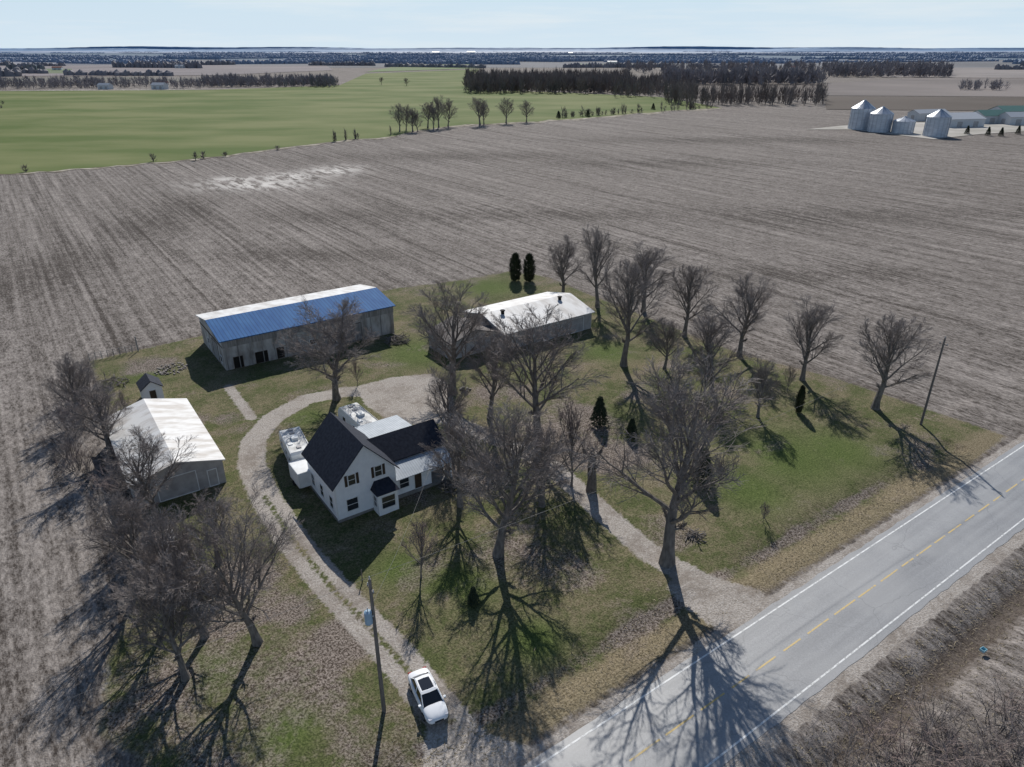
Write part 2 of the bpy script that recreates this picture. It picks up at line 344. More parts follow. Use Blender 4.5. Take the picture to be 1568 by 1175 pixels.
# ------------------------------------------------------------ tree materials + generators
bark=mat('bark',(.22,.195,.175),(.12,.105,.095),rough=.9,scale=5,stretch=(1,1,.3),det=2)
twig=mat('twigs',(.27,.235,.215),(.19,.16,.147),rough=.9,scale=.6,det=1)
twigr=mat('twigs_red',(.31,.24,.215),(.20,.16,.145),rough=.9,scale=.6,det=1)
UP=Vector((0,0,1))
def gen_tree(seed,H,Rc,cb=.25,n=(15,10,8,7),wig=.08,el0=40,trunk_r=.024,open_=.78,zspan=.62):
    r=random.Random(seed); mb=MB()
    def rot(d,ang,az=None):
        a=d.orthogonal().normalized(); b=d.cross(a); az=r.uniform(0,2*math.pi) if az is None else az
        return (d*math.cos(ang)+(a*math.cos(az)+b*math.sin(az))*math.sin(ang)).normalized()
    NS=[8,7,4,2,1]; SD=[8,5,4,3,3]
    def br(p,d,L,r0,lv):
        ns=NS[lv]; pts=[p.copy()]; rs=[r0]
        for i in range(ns):
            d=(d+Vector((r.gauss(0,wig),r.gauss(0,wig),r.gauss(0,wig)))+UP*(.05 if lv<3 else .04)).normalized()
            p=p+d*(L/ns); pts.append(p.copy()); rs.append(max(r0*(1-.8*(i+1)/ns),.006))
        mb.tube(pts,rs,SD[lv],0 if lv<3 else 1)
        if lv>=4: return
        for j in range(n[lv]):
            t=(.20 if lv==1 else .12)+(.86)*((j+r.random())/n[lv]); t=min(t,.99)
            k=t*ns; i=int(k); fr=k-i; q_=pts[i].lerp(pts[min(i+1,ns)],fr)
            dd=(pts[min(i+1,ns)]-pts[i]).normalized()
            cd=rot(dd,rad(r.uniform(20,46)))
            cl=L*(.62,.50,.52,.62)[lv]*(1.15-.6*t)*r.uniform(.7,1.15)
            br(q_,cd,cl,max(rs[i]*.5,(.03,.022,.015,.010)[lv]),lv+1)
    ns=8; pts=[]; rs=[]; p=Vector((0,0,-.15)); d=Vector((0,0,1))
    for i in range(ns+1):
        pts.append(p.copy()); rs.append(H*trunk_r*(1.35 if i==0 else 1-.88*i/ns))
        d=(d+Vector((r.gauss(0,.05),r.gauss(0,.05),0))).normalized(); p=p+d*(H*.8/ns)
    mb.tube(pts,rs,9,0)
    zc=H*(cb+1)/2+.02*H; hz=H*(1-cb)/2
    for i in range(n[0]):
        f=(i+.5*r.random())/(n[0]-1); f=min(f,1); z0=cb*.85+(zspan-cb*.85)*f**1.15
        k=z0/.8*ns; ii=min(int(k),ns-1); q_=pts[ii].lerp(pts[ii+1],k-ii)
        el=rad(el0+(80-el0)*f+r.uniform(-8,8)); az=i*2.4+r.uniform(-.4,.4)
        dd=Vector((math.cos(el)*math.cos(az),math.cos(el)*math.sin(az),math.sin(el)))
        L=.5
        while L<H:
            w_=q_+dd*L
            if (w_.x**2+w_.y**2)/Rc**2+((w_.z-zc)/hz)**2>1 and L>1: break
            L+=.2
        br(q_,dd,L*open_*r.uniform(.88,1.12),max(rs[ii]*.55,.065),1)
    return mb
TV=[]
specs=[(1,13,4.2,.24,(15,10,8,6),.07,40),(2,13,4.6,.20,(17,10,8,6),.09,32),(3,13,3.6,.26,(14,10,8,6),.06,46),(4,13,4.0,.22,(16,10,8,6),.08,38),(5,13,5.2,.24,(18,11,8,6),.10,26)]
for sp_ in specs:
    mbt=gen_tree(*sp_[:4],n=sp_[4],wig=sp_[5],el0=sp_[6]); TV.append((mbt.mesh('bare_tree_mesh',[bark,twig]),sp_[1],sp_[2]))
small=gen_tree(9,6,2.0,.2,(11,8,5,4),.09,45,trunk_r=.016).mesh('small_tree_mesh',[bark,twigr])
def tree(u,vb,vt,wpx,var,name='bare_tree',rz=None,lean=0):
    x,y=G(u,vb); h=max(HT(u,vb,vt),2); me_,H0,R0=TV[var]
    wd=WID(wpx,u,vb+(vt-vb)*.3)/2
    place(me_,name,None,(x,y,-.05),sc=(wd/R0*1.04,wd/R0*1.04,h/H0),rot=(0,lean,R.uniform(0,6.28) if rz is None else rz))
for a in [(1340,625,476,112,2),(1228,582,458,92,0),(1132,545,422,92,3),(1048,515,400,72,2),(955,560,392,100,2),(985,478,373,88,0),
 (915,470,346,64,2),(862,455,364,68,3),(1090,600,474,105,1),(1017,565,490,66,0),(1160,640,552,60,3),(823,672,474,155,3),
 (516,612,459,165,4),(693,602,436,130,3),(750,640,502,85,2),(762,850,606,195,1),(1021,862,555,225,3),(395,985,776,205,4),
 (315,975,782,155,1),(240,800,665,130,3),(170,700,590,120,0),(215,900,745,130,1),(130,640,545,70,1),(255,960,840,110,0),
 (705,775,638,110,0),(690,690,560,80,3),(335,860,760,100,3),(830,775,650,100,2),(285,1040,860,130,3)]:
    tree(*a)
for u,v,t,s in [(645,885,795,.8),(875,745,620,1),(1168,800,770,.4),(548,590,552,.5),(1205,600,560,.5),(195,640,600,.8),(1078,610,560,.7)]:
    x,y=G(u,v); h=HT(u,v,t); place(small,'young_tree',None,(x,y,0),rz=R.uniform(0,6),sc=(h/6*.8,h/6*.8,h/6))
def gen_shrub(seed,H,Rc,stems,k=7,kk=4):
    r=random.Random(seed); mb=MB()
    for i in range(stems):
        az=r.uniform(0,6.28); rr=Rc*.45*math.sqrt(r.random()); p=Vector((rr*math.cos(az),rr*math.sin(az),0))
        d=Vector((math.cos(az)*r.uniform(.1,.6),math.sin(az)*r.uniform(.1,.6),1)).normalized(); L=H*r.uniform(.6,1.0)
        pts=[p]; 
        for s_ in range(5):
            d=(d+Vector((r.gauss(0,.1),r.gauss(0,.1),.02))).normalized(); pts.append(pts[-1]+d*L/5)
        mb.tube(pts,[.032,.026,.02,.015,.01,.005],3,0)
        for j in range(k):
            t=r.uniform(.25,1)*4.99; ii=int(t); q_=pts[ii].lerp(pts[ii+1],t-ii)
            dd=Vector((r.gauss(0,.5),r.gauss(0,.5),.9)).normalized(); l=H*.28*r.uniform(.6,1.1); e=q_+dd*l
            mb.tube([q_,e],[.011,.005],3,1)
            for m_ in range(kk):
                q2=q_.lerp(e,r.uniform(.2,1)); d2=(dd+Vector((r.gauss(0,.5),r.gauss(0,.5),.2))).normalized()
                mb.tube([q2,q2+d2*l*.45],[.007,.004],3,1)
    return mb
SH=[gen_shrub(i,4,2.0,26).mesh('shrub_mesh',[bark,twigr if i%2 else twig]) for i in (21,22)]
for u,v,h,wd in [(115,660,5.5,3.2),(145,625,5,3),(100,700,4,3),(185,760,4,3),(200,830,4,3),(230,870,4.5,3),(265,910,4,3),(290,860,3.5,2.5),(250,830,3,2.5),
   (1390,1170,3.2,3),(1300,1200,3.0,3),(1450,1140,2.6,3),(1520,1130,2.6,3),(1480,1210,3.2,3),(1560,1190,2.8,3),(1420,1110,2.0,2.4),(1340,1140,2.2,2.6),(1550,1090,1.8,2.2),
   (120,720,3.2,2.5),(205,705,3.2,2.4),(110,620,5.5,3),(125,600,5,2.6)]:
    x,y=G(u,v); place(SH[R.randint(0,1)],'shrub',None,(x,y,0),rz=R.uniform(0,6),sc=(wd/2,wd/2,h/4))
nee=mat('conifer_foliage',(.022,.034,.018),(.05,.062,.030),rough=.9,scale=2.5,det=1)
def gen_con(seed,H,Rb,N,colm=False):
    r=random.Random(seed); mb=MB(); mb.cyl(0,0,0,H*.9,.09,.02,6,0)
    for i in range(N):
        f=r.random()**.85 if not colm else r.random(); z=.12+f*H*.97 
        prof=(1-f)**.9 if not colm else math.sin(math.pi*min(1,(f*.86+.14)))**.5
        rm=Rb*prof*(1+.18*math.sin(f*34+3*r.random())); az=r.uniform(0,6.283); rr=rm*math.sqrt(r.uniform(.25,1))
        p=Vector((rr*math.cos(az),rr*math.sin(az),z)); o=Vector((math.cos(az),math.sin(az),r.uniform(-.45,.1) if not colm else r.uniform(.8,2.2))).normalized()
        sd_=o.cross(UP).normalized(); s=r.uniform(.07,.17)*(H/3)**.4
        a=p-sd_*s*.6; b_=p+sd_*s*.6; c_=p+o*s*1.9; d_=p+UP*s*.5
        mb.add([tuple(a),tuple(b_),tuple(c_),tuple(d_)],[(0,1,2),(0,2,3),(1,3,2)],1)
    return mb
C1=gen_con(5,3.2,.95,1500).mesh('spruce_mesh',[bark,nee]); C2=gen_con(6,4.5,.75,1800,True).mesh('cedar_mesh',[bark,nee])
for u,v,t in [(917,650,608),(966,670,640),(1074,740,688),(725,925,899)]:
    x,y=G(u,v); h=HT(u,v,t); place(C1,'spruce_tree',None,(x,y,0),rz=R.uniform(0,6),sc=(h/3.2,)*3)
for u,v,t,k_ in [(789,430,389,1.25),(810,431,390,1.25),(1222,632,592,.8)]:
    x,y=G(u,v); h=HT(u,v,t); place(C2,'columnar_cedar',None,(x,y,0),rz=R.uniform(0,6),sc=(h/4.5*k_,h/4.5*k_,h/4.5))

# distant woods ------------------------------------------------------------
def brush_tree(mb,x,y,h,wd,r,n=44,mi=0,tw=1.0):
    mb.add([(x-.25,y,0),(x+.25,y,0),(x,y,h*.8)],[(0,1,2)],mi)
    for i in range(n):
        z=h*r.uniform(.05,.68); a=r.uniform(0,6.283); rr=wd*r.uniform(.25,1)*math.sin(math.pi*min(1,z/h*.8+.3)); ex,ey=x+rr*math.cos(a),y+rr*math.sin(a); ez=min(h*1.02,z+r.uniform(.15,.4)*h)
        t=r.uniform(.15,.42)*tw; b_=r.uniform(0,3.14); cx,cy=math.cos(b_)*t,math.sin(b_)*t
        mx,my=x+rr*.35*math.cos(a),y+rr*.35*math.sin(a)
        mb.add([(mx-cx,my-cy,z),(mx+cx,my+cy,z),(ex,ey,ez)],[(0,1,2)],mi)
wood_m=[mat('woods_near',(.21,.175,.157),(.13,.112,.104),scale=.05,det=2),mat('woods_mid_haze_tint',(.27,.245,.25),(.19,.18,.195),scale=.02,det=2),mat('woods_far_haze_tint',(.26,.31,.40),(.20,.25,.34),scale=.003,det=2),mat('woods_horizon_haze_tint',(.17,.28,.43),(.14,.24,.38),scale=.0005,det=2)]  # mid to horizon: paler, bluer base colours carry painted aerial haze
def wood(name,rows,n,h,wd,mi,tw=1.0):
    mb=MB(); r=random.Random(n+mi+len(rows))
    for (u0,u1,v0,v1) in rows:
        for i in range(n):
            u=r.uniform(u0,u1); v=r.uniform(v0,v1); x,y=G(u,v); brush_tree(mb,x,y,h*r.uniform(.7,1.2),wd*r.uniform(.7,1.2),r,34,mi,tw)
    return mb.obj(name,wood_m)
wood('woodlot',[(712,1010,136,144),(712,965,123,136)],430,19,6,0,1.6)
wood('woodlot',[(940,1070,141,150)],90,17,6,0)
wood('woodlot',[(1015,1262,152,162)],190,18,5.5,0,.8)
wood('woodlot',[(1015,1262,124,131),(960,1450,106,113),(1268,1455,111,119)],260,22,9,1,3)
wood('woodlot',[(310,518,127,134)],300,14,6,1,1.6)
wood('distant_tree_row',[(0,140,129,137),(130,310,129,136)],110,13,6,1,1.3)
wood('distant_tree_row',[(1470,1540,136,139)],34,13,6,1)
mb=MB(); r=random.Random(4)
for k_ in range(46):
    u=r.uniform(850,1090); v=181-(u-850)/240*15; x,y=G(u,v); brush_tree(mb,x,y,r.uniform(3,9),r.uniform(2,3.5),r,30,0,.7)
for k_ in range(10):
    u=r.choice([515,532,546,597]); x,y=G(u+r.uniform(-3,3),217-(u-515)*.12); brush_tree(mb,x,y,r.uniform(4,7),1.6,r,24,0,.5)
for u,v in [(40,264),(235,248),(312,243),(345,240),(4,160),(2,166),(425,230),(300,246)]:
    x,y=G(u,v); brush_tree(mb,x,y,r.uniform(2.5,5),2.6,r,50,0,.6)
mb.obj('hedgerow',wood_m)
for u,v,t,wp in [(612,202,158,26),(622,200,160,24),(632,202,165,24),(655,196,155,26),(664,198,160,22),(672,196,146,28),(686,194,150,26),(735,192,148,30),(741,191,155,22),(775,189,150,26),(806,187,153,24),(640,202,170,22),(584,130,118,8),(623,132,119,10),(902,178,166,14),(1060,164,140,14),(1082,162,142,14),(1100,160,140,16)]:
    tree(u,v,t,wp,R.randint(0,3))
for u,v in [(855,181),(900,179),(1000,168)]:
    x,y=G(u,v); place(C1,'spruce_tree',None,(x,y,0),sc=(1.9,1.9,1.5))
mb=MB(); r=random.Random(8)
def blob(x,y,h,wd,mi):
    n=6; vs=[(x+wd*math.cos(i*1.047)*r.uniform(.7,1.2),y+wd*math.sin(i*1.047),0) for i in range(n)]
    vs+=[(x+wd*.9*math.cos(i*1.047)*r.uniform(.6,1.2),y+wd*.8*math.sin(i*1.047),h*r.uniform(.5,.8)) for i in range(n)]
    vs.append((x+r.uniform(-.3,.3)*wd,y,h))
    mb.add(vs,[(i,(i+1)%n,n+(i+1)%n,n+i) for i in range(n)]+[(n+i,n+(i+1)%n,2*n) for i in range(n)],mi)
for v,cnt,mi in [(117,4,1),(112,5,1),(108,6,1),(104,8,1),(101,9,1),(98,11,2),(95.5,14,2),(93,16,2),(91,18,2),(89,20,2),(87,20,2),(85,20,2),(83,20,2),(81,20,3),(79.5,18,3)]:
    for k_ in range(cnt):
        uc=r.uniform(-300,1850); ln=r.uniform(40,170)*(1 if mi==1 else 1.6); vv=v+r.uniform(-1.2,1.2); sl_=r.uniform(-.012,.012)
        if 520<uc+ln/2 and uc-ln/2<1000 and v>105: continue
        D=CAM_H*1194/(vv-75); npx=ln*D/1194; stp=max(7,D*.0018); N_=int(npx/stp); hh=r.uniform(9,16)
        for i in range(N_):
            u=uc-ln/2+ln*i/N_; x,y=G(u,max(77,vv+sl_*(u-uc))); blob(x,y+r.uniform(-stp,stp),hh*r.uniform(.7,1.25),stp*1.0,mi)
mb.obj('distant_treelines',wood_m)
mb=MB()
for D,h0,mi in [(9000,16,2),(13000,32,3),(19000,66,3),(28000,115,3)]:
    N_=420; w_=D*1.3; vs=[]; ph=r.uniform(0,9)
    for i in range(N_):
        x=-w_+2*w_*i/(N_-1); f=i/N_*40
        h=h0*(.75+.25*math.sin(f*.6+ph)+.16*math.sin(f*1.7+ph*2)+.12*r.random())
        vs+= [(x,D,-5),(x,D+150,h*.94),(x,D+1200,h)]
    mb.add(vs,[(3*i+a,3*i+3+a,3*i+4+a,3*i+1+a) for i in range(N_-1) for a in (0,1)],mi)
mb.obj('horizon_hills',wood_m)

# ------------------------------------------------------------ building materials
siding=mat('white_siding',(.86,.87,.88),(.78,.79,.81),rough=.6,scale=1.5,wave=('Z',4.2,.2))
dshing=mat('dark_shingles',(.018,.022,.034),(.035,.040,.055),rough=.85,scale=3,bump=.3,spec=.2)
metal_g=mat('grey_metal_roof',(.40,.44,.48),(.31,.35,.39),rough=.6,scale=1,wave=('X',1.1,.5),spec=.3)
metal_w=mat('white_metal_roof',(.68,.67,.65),(.48,.45,.42),rough=.6,scale=.8,stretch=(1,.25,1),lo=.42,hi=.66,wave=('X',1.1,.15))
metal_wy=mat('white_metal_roof_b',(.68,.67,.65),(.46,.42,.38),rough=.6,scale=.9,stretch=(.3,1,1),lo=.42,hi=.66,wave=('Y',.9,.2))
metal_b=mat('blue_metal_roof',(.030,.105,.27),(.05,.15,.33),rough=.75,scale=.8,stretch=(1,.2,1),wave=('X',.55,.5),spec=.08)
wood_w=mat('weathered_boards',(.34,.33,.32),(.20,.19,.18),rough=.9,scale=1.2,stretch=(3,3,.3),wave=('X',2.2,.4))
conc=mat('concrete_wall',(.50,.49,.47),(.24,.22,.20),rough=.9,scale=.8,stretch=(1,1,.4))
grsid=mat('grey_siding',(.46,.44,.43),(.33,.31,.30),rough=.8,scale=1,wave=('Z',3,.2))
brroof=mat('brown_shingles',(.14,.12,.11),(.20,.18,.165),rough=.9,scale=3)
glass=mat('window_glass',(.02,.025,.03),(.03,.035,.045),rough=.08,spec=.8)
dark=mat('opening_shade_and_vent',(.012,.011,.010),(.02,.018,.016),rough=.9)  # dark vents; on openings a near-black panel paints the interior's shade
trimw=mat('white_trim',(.78,.78,.77),(.7,.7,.69),rough=.5)
brown=mat('brown_trim',(.07,.045,.03),(.05,.035,.025),rough=.7)
found=mat('foundation',(.25,.24,.23),(.18,.17,.16))
def gable(parent,L,W,eave,ridge,ax='x',wall=None,roofs=None,oh=.35,x0=0,y0=0,th=.14,z0=-.1,tag=''):
    f=(lambda x,y,z:(x0+x,y0+y,z)) if ax=='x' else (lambda x,y,z:(x0+y,y0+x,z))
    l,w_=(L,W) if ax=='x' else (W,L)   # l along ridge
    mb=MB(); m_=w_/2
    vs=[f(0,0,z0),f(l,0,z0),f(l,w_,z0),f(0,w_,z0),f(0,0,eave),f(l,0,eave),f(l,w_,eave),f(0,w_,eave),f(0,m_,ridge),f(l,m_,ridge)]
    mb.add(vs,[(0,1,5,4),(2,3,7,6),(0,4,8,7,3),(1,2,6,9,5),(4,5,9,8),(8,9,6,7)]); mb.obj(tag+'walls',[wall],parent)
    sl_=(ridge-eave)/m_; e=.01
    mb=MB(); mb.slab([f(-oh,-oh,eave-sl_*oh+e),f(l+oh,-oh,eave-sl_*oh+e),f(l+oh,m_,ridge+e),f(-oh,m_,ridge+e)],th,0)
    mb.slab([f(-oh,w_+oh,eave-sl_*oh+e),f(l+oh,w_+oh,eave-sl_*oh+e),f(l+oh,m_+.001,ridge+e),f(-oh,m_+.001,ridge+e)],th,1)
    mb.obj(tag+'roof',roofs,parent)
def opening(mb,face,c,z,wd,h,pos,mf=0,mg=1,bars=True,t=.09):
    s=-1 if face[0]=='-' else 1
    def bx(a0,a1,zz0,zz1,d0,d1,mi):
        lo,hi=sorted((pos+s*d0,pos+s*d1))
        if face[1]=='y': mb.box(a0,a1,lo,hi,zz0,zz1,mi)
        else: mb.box(lo,hi,a0,a1,zz0,zz1,mi)
    a0,a1=c-wd/2,c+wd/2
    bx(a0,a1,z,z+h,-.02,.025,mg)
    bx(a0-t,a0,z-t,z+h+t,-.02,.06,mf); bx(a1,a1+t,z-t,z+h+t,-.02,.06,mf)
    bx(a0,a1,z+h,z+h+t,-.02,.058,mf); bx(a0,a1,z-t,z,-.02,.075,mf)
    if bars: bx(a0,a1,z+h/2-.025,z+h/2+.025,-.01,.045,mf)

# --- blue-roof barn
bx,by=G(347,568); B=empty('blue_roof_barn',(bx,by,0),ANG)
gable(B,28.7,14.0,4.9,6.15,'x',conc,[metal_b,metal_w],.4)
mb=MB()
for c_,w_ in ((2.0,1.3),(5.6,1.8),(8.6,1.0)): opening(mb,'-y',c_,.15,w_,1.7,0,2,1,False)
opening(mb,'-y',21,.1,3.2,3.0,0,2,4,False); opening(mb,'-y',14,1.2,1.0,.8,0,0,1)
opening(mb,'-x',5,.1,3.2,3.2,0,2,4,False); opening(mb,'-x',2,.8,1.0,1.0,0,0,1,False); opening(mb,'-x',9.4,1.5,.9,.9,0,0,1)
mb.box(-.05,28.75,-.06,-.001,3.7,4.75,3); mb.box(-.07,-.001,0,14,3.7,3.9,2)
for k_ in range(16): mb.box(.3+k_*1.85,.42+k_*1.85,-.09,-.061,0,4.7,3)
mb.obj('doors_and_windows',[trimw,dark,brown,wood_w,wood_w],B)
# --- machine shed, white roof
bx,by=G(347,738); B=empty('machine_shed',(bx,by,0),ANG)
gable(B,9.4,18.2,3.0,4.3,'y',grsid,[metal_wy,metal_wy],.3,x0=-9.4)
mb=MB(); opening(mb,'-y',-5,.1,4.0,2.5,0,0,1,False); opening(mb,'-y',-1.3,.1,.9,2.0,0,0,1,False)
for c_ in (4,9,14): opening(mb,'+x',c_,1.0,1.2,.8,0,0,2)
mb.obj('doors_and_windows',[trimw,grsid,glass],B)
# --- small garden shed
bx,by=G(250,612); B=empty('garden_shed',(bx,by,0),ANG)
gable(B,2.6,3.0,2.1,3.1,'y',siding,[dshing,dshing],.2,x0=-2.4)
mb=MB(); opening(mb,'-y',-1.1,.05,.8,1.7,0,0,1,False); mb.obj('door',[trimw,brown],B)
# --- workshop with pale roof
bx,by=G(905,503); B=empty('workshop_building',(bx,by,0),ANG)
gable(B,18.5,13,3.1,4.6,'x',grsid,[metal_w,metal_w],.4,x0=-18.5)
gable(B,9.5,7,2.7,4.2,'y',grsid,[brroof,brroof],.35,x0=-27.8,y0=2.0,tag='wing_')
gable(B,6,4.5,2.6,3.8,'x',grsid,[brroof,brroof],.3,x0=-24.3,y0=3.5,tag='link_')
mb=MB(); opening(mb,'-y',-3.5,.1,3.2,2.5,0,0,3,False); opening(mb,'-y',-9,.1,3.2,2.5,0,0,3,False)
opening(mb,'-y',-13.5,.9,1.3,1.0,0,0,1); opening(mb,'+x',3,.05,.95,2.05,0,0,3,False); opening(mb,'+x',8,1,1.3,.9,0,0,1)
for cx_,cy_ in ((-15.5,5.2),(-3.0,5.4)):
    mb.cyl(cx_,cy_,4.0,4.95,.3,.3,10,2); mb.cyl(cx_,cy_,4.95,5.08,.45,.4,10,2)
mb.obj('doors_and_vents',[trimw,glass,dark,grsid],B)

# --- farmhouse
bx,by=G(519,800); Hs=empty('white_farmhouse',(bx,by,0),ANG)
gable(Hs,6.8,8.2,4.6,8.3,'y',siding,[dshing,dshing],.4,tag='main_')
gable(Hs,8.2,5.0,3.7,5.5,'x',siding,[dshing,dshing],.3,x0=6.0,y0=2.6,tag='wing_')
mb=MB()
mb.slab([(6.85,-.1,2.55),(14.3,-.1,2.55),(14.3,2.29,3.3),(6.85,2.29,3.3)],.08,0)
mb.slab([(6.9,7.95,3.75),(13.2,7.95,3.75),(13.2,12.4,3.3),(6.9,12.4,3.3)],.08,0)
mb.obj('porch_roofs',[metal_g],Hs)
# sun-room under the grey lean-to roof, one open bay at the right end
mb=MB(); mb.box(6.85,14.1,.25,2.55,-.1,.35,1)
mb.box(6.85,11.4,.45,2.58,.351,2.52,2)
for x in (13.9,): mb.box(x-.07,x+.07,.3,.44,.35,2.62,0)
mb.obj('porch',[trimw,found,siding],Hs)
mb=MB(); mb.box(7.1,13.0,7.63,12.2,-.1,3.28,0); mb.obj('rear_addition',[siding],Hs)
mb=MB(); mb.box(4.0,6.3,-1.45,-.01,-.1,2.6,0); 
mb.add([(3.8,-1.7,2.6),(6.5,-1.7,2.6),(6.5,-.01,2.6),(3.8,-.01,2.6),(4.3,-.01,3.5),(6.0,-.01,3.5)],[(0,1,5,4),(0,4,3),(1,2,5),(3,2,1,0)],1)
mb.obj('front_bay',[siding,dshing],Hs)
mb=MB()
opening(mb,'-y',1.9,4.0,.75,1.2,0); opening(mb,'-y',4.9,4.0,.75,1.2,0)
for c_ in (1.9,4.9):
    for s_ in (-1,1): mb.box(c_+s_*.64-.14,c_+s_*.64+.14,-.05,-.001,3.95,5.25,2)
opening(mb,'-y',5.15,.75,1.5,1.4,-1.45); opening(mb,'-x',-.75,.9,.7,1.2,4.0); opening(mb,'-y',1.7,.95,1.2,1.4,0)
for c_,z_ in ((1.5,1.0),(4.2,1.0),(6.8,1.0)): opening(mb,'-x',c_,z_,.85,1.4,0)
opening(mb,'-y',8.0,1.1,1.1,1.1,.45); opening(mb,'-y',9.7,.4,.85,1.95,.45,0,2,False); opening(mb,'-y',12.7,1.0,1.0,1.3,2.6)
opening(mb,'+x',5.2,1.0,1.0,1.3,14.2)
mb.obj('windows',[trimw,glass,brown],Hs)
mb=MB(); mb.box(-.04,6.84,-.04,8.24,-.1,.25,0); mb.obj('foundation',[found],Hs)
mb=MB()
for x_ in (-.06,6.74): mb.box(x_,x_+.12,-.05,.07,.25,4.3,0)
mb.obj('corner_boards',[trimw],Hs)

# ------------------------------------------------------------ campers
camw=mat('camper_white',(.74,.75,.74),(.64,.64,.62),rough=.4,scale=.8)
camroof=mat('camper_roof',(.68,.68,.66),(.42,.41,.39),rough=.6,scale=1.2)
tyre=mat('tyre_rubber',(.02,.02,.02),(.03,.03,.03),rough=.9)
stripe=mat('camper_stripe',(.12,.14,.20),(.10,.12,.18),rough=.5)
def camper(u,v,rz,L,W=2.45,Hh=3.1):
    x,y=G(u,v,Hh); E=empty('travel_trailer',(x,y,0),rz)
    prof=[(-L/2,.55),(L/2-.1,.55),(L/2+.25,1.3),(L/2+.05,2.4),(L/2-.5,Hh-.1),(L/2-.9,Hh),(-L/2+.25,Hh),(-L/2,Hh-.25)]
    n=len(prof); mb=MB(); mb.add([(a,-W/2,z) for a,z in prof]+[(a,W/2,z) for a,z in prof],[(i,(i+1)%n,n+(i+1)%n,n+i) for i in range(n)]+[tuple(reversed(range(n))),tuple(range(n,2*n))])
    mb.obj('body',[camw],E,bevel=.06)
    mb=MB(); mb.box(-L/2+.3,L/2-1,-W/2+.12,W/2-.12,Hh+.003,Hh+.03,0)
    mb.box(-.5,.45,-.38,.38,Hh+.03,Hh+.36,1)
    for a in (-L*.33,L*.2,L*.33): mb.box(a-.25,a+.25,-.25,.25,Hh+.03,Hh+.16,2)
    mb.box(-L*.2,-L*.2+.5,.5,1.0,Hh+.03,Hh+.12,1); mb.box(-L*.45,L*.3,-W/2+.13,-W/2+.17,Hh+.03,Hh+.1,2)
    mb.obj('roof_equipment',[camroof,camw,grsid],E)
    mb=MB()
    for s_,fc in ((-1,'-y'),(1,'+y')):
        for a in (-L*.34,-L*.08,L*.28): opening(mb,fc,a,1.5,.9,.7,s_*W/2,0,1,False,.05)
    opening(mb,'-y',L*.12,.7,.65,1.9,-W/2,0,2,False,.05)
    opening(mb,'-x',0,1.5,1.2,.7,-L/2,0,1,False,.05)
    mb.box(-L/2+.1,L/2-.2,-W/2-.012,-W/2-.004,1.05,1.25,3); mb.box(-L/2+.1,L/2-.2,W/2+.004,W/2+.012,1.05,1.25,3)
    mb.obj('windows_and_door',[trimw,glass,camw,stripe],E)
    mb=MB()
    for a in (-.9,0.0):
        for s_ in (-1,1):
            pts=[Vector((a,s_*(W/2-.25),.36)),Vector((a,s_*(W/2-.02),.36))]; mb.tube(pts,[.36,.36],14,0); mb.tube([pts[1],pts[1]+Vector((0,s_*.01,0))],[.36,.01],14,0); mb.tube([pts[1]+Vector((0,s_*.015,0)),pts[1]+Vector((0,s_*.03,0))],[.18,.02],10,1)
    mb.box(L/2,L/2+1.2,-.06,.06,.45,.55,0); mb.cyl(L/2+.5,0,.55,1.05,.17,.17,10,1)
    mb.box(-L/2+.1,L/2-.3,-W/2+.2,W/2-.2,.42,.55,0)
    mb.obj('chassis_and_wheels',[tyre,camw],E)
camper(552,636,ANG+math.pi/2+.03,8.6); camper(451,672,ANG+math.pi/2-.12,7.0)
x,y=G(460,712,2.4); E=empty('cargo_trailer',(x,y,0),ANG+math.pi/2)
mb=MB(); mb.box(-1.8,1.3,-1,1,.5,2.4,0); mb.obj('body',[camw],E,bevel=.08)
mb=MB(); opening(mb,'-x',0,.6,1.5,1.6,-1.8,0,0,False,.06); mb.box(-1.3,1.2,-1.01,-1.002,1.2,1.3,1); mb.box(1.3,2.0,-.06,.06,.5,.58,1)
for s_ in (-1,1): mb.tube([Vector((0,s_*.8,.33)),Vector((0,s_*1.08,.33))],[.33,.33],12,1)
mb.obj('fittings',[trimw,tyre],E)

# ------------------------------------------------------------ car
carp=mat('car_white_paint',(.80,.81,.82),(.78,.79,.8),rough=.22,spec=.6)
carg=mat('car_glass',(.008,.009,.011),(.01,.011,.013),rough=.05,spec=.9)
chrome=mat('alloy_wheel',(.45,.45,.46),(.4,.4,.41),rough=.3,metal=.8)
lampm=mat('headlamp',(.6,.62,.65),(.5,.5,.55),rough=.1)
redl=mat('tail_lamp',(.35,.01,.01),(.3,.01,.01),rough=.2)
ax_,ay_=G(640,1040); bx_,by_=G(672,1108)
CE=empty('parked_car',((ax_+bx_)/2,(ay_+by_)/2,.0),math.atan2(by_-ay_,bx_-ax_))
st=[(-2.40,.62,.34,.78,.60),(-2.3,.80,.26,.98,.66),(-2.0,.90,.20,1.03,.74),(-1.4,.93,.19,1.02,.80),(-.6,.94,.18,.98,.84),(.3,.94,.18,.96,.84),(1.0,.94,.18,.96,.80),(1.6,.92,.19,.92,.76),(2.1,.87,.22,.82,.70),(2.35,.74,.28,.70,.58),(2.46,.55,.36,.60,.45)]
mb=MB(); vs=[]
for x,hw,zb,zt,tw in st:
    zm=(zb+zt)/2
    vs+=[(x,-hw*.9,zb),(x,-hw,zm-.1),(x,-hw*.985,zt-.14),(x,-tw,zt-.02),(x,-tw*.5,zt+.02),(x,tw*.5,zt+.02),(x,tw,zt-.02),(x,hw*.985,zt-.14),(x,hw,zm-.1),(x,hw*.9,zb)]
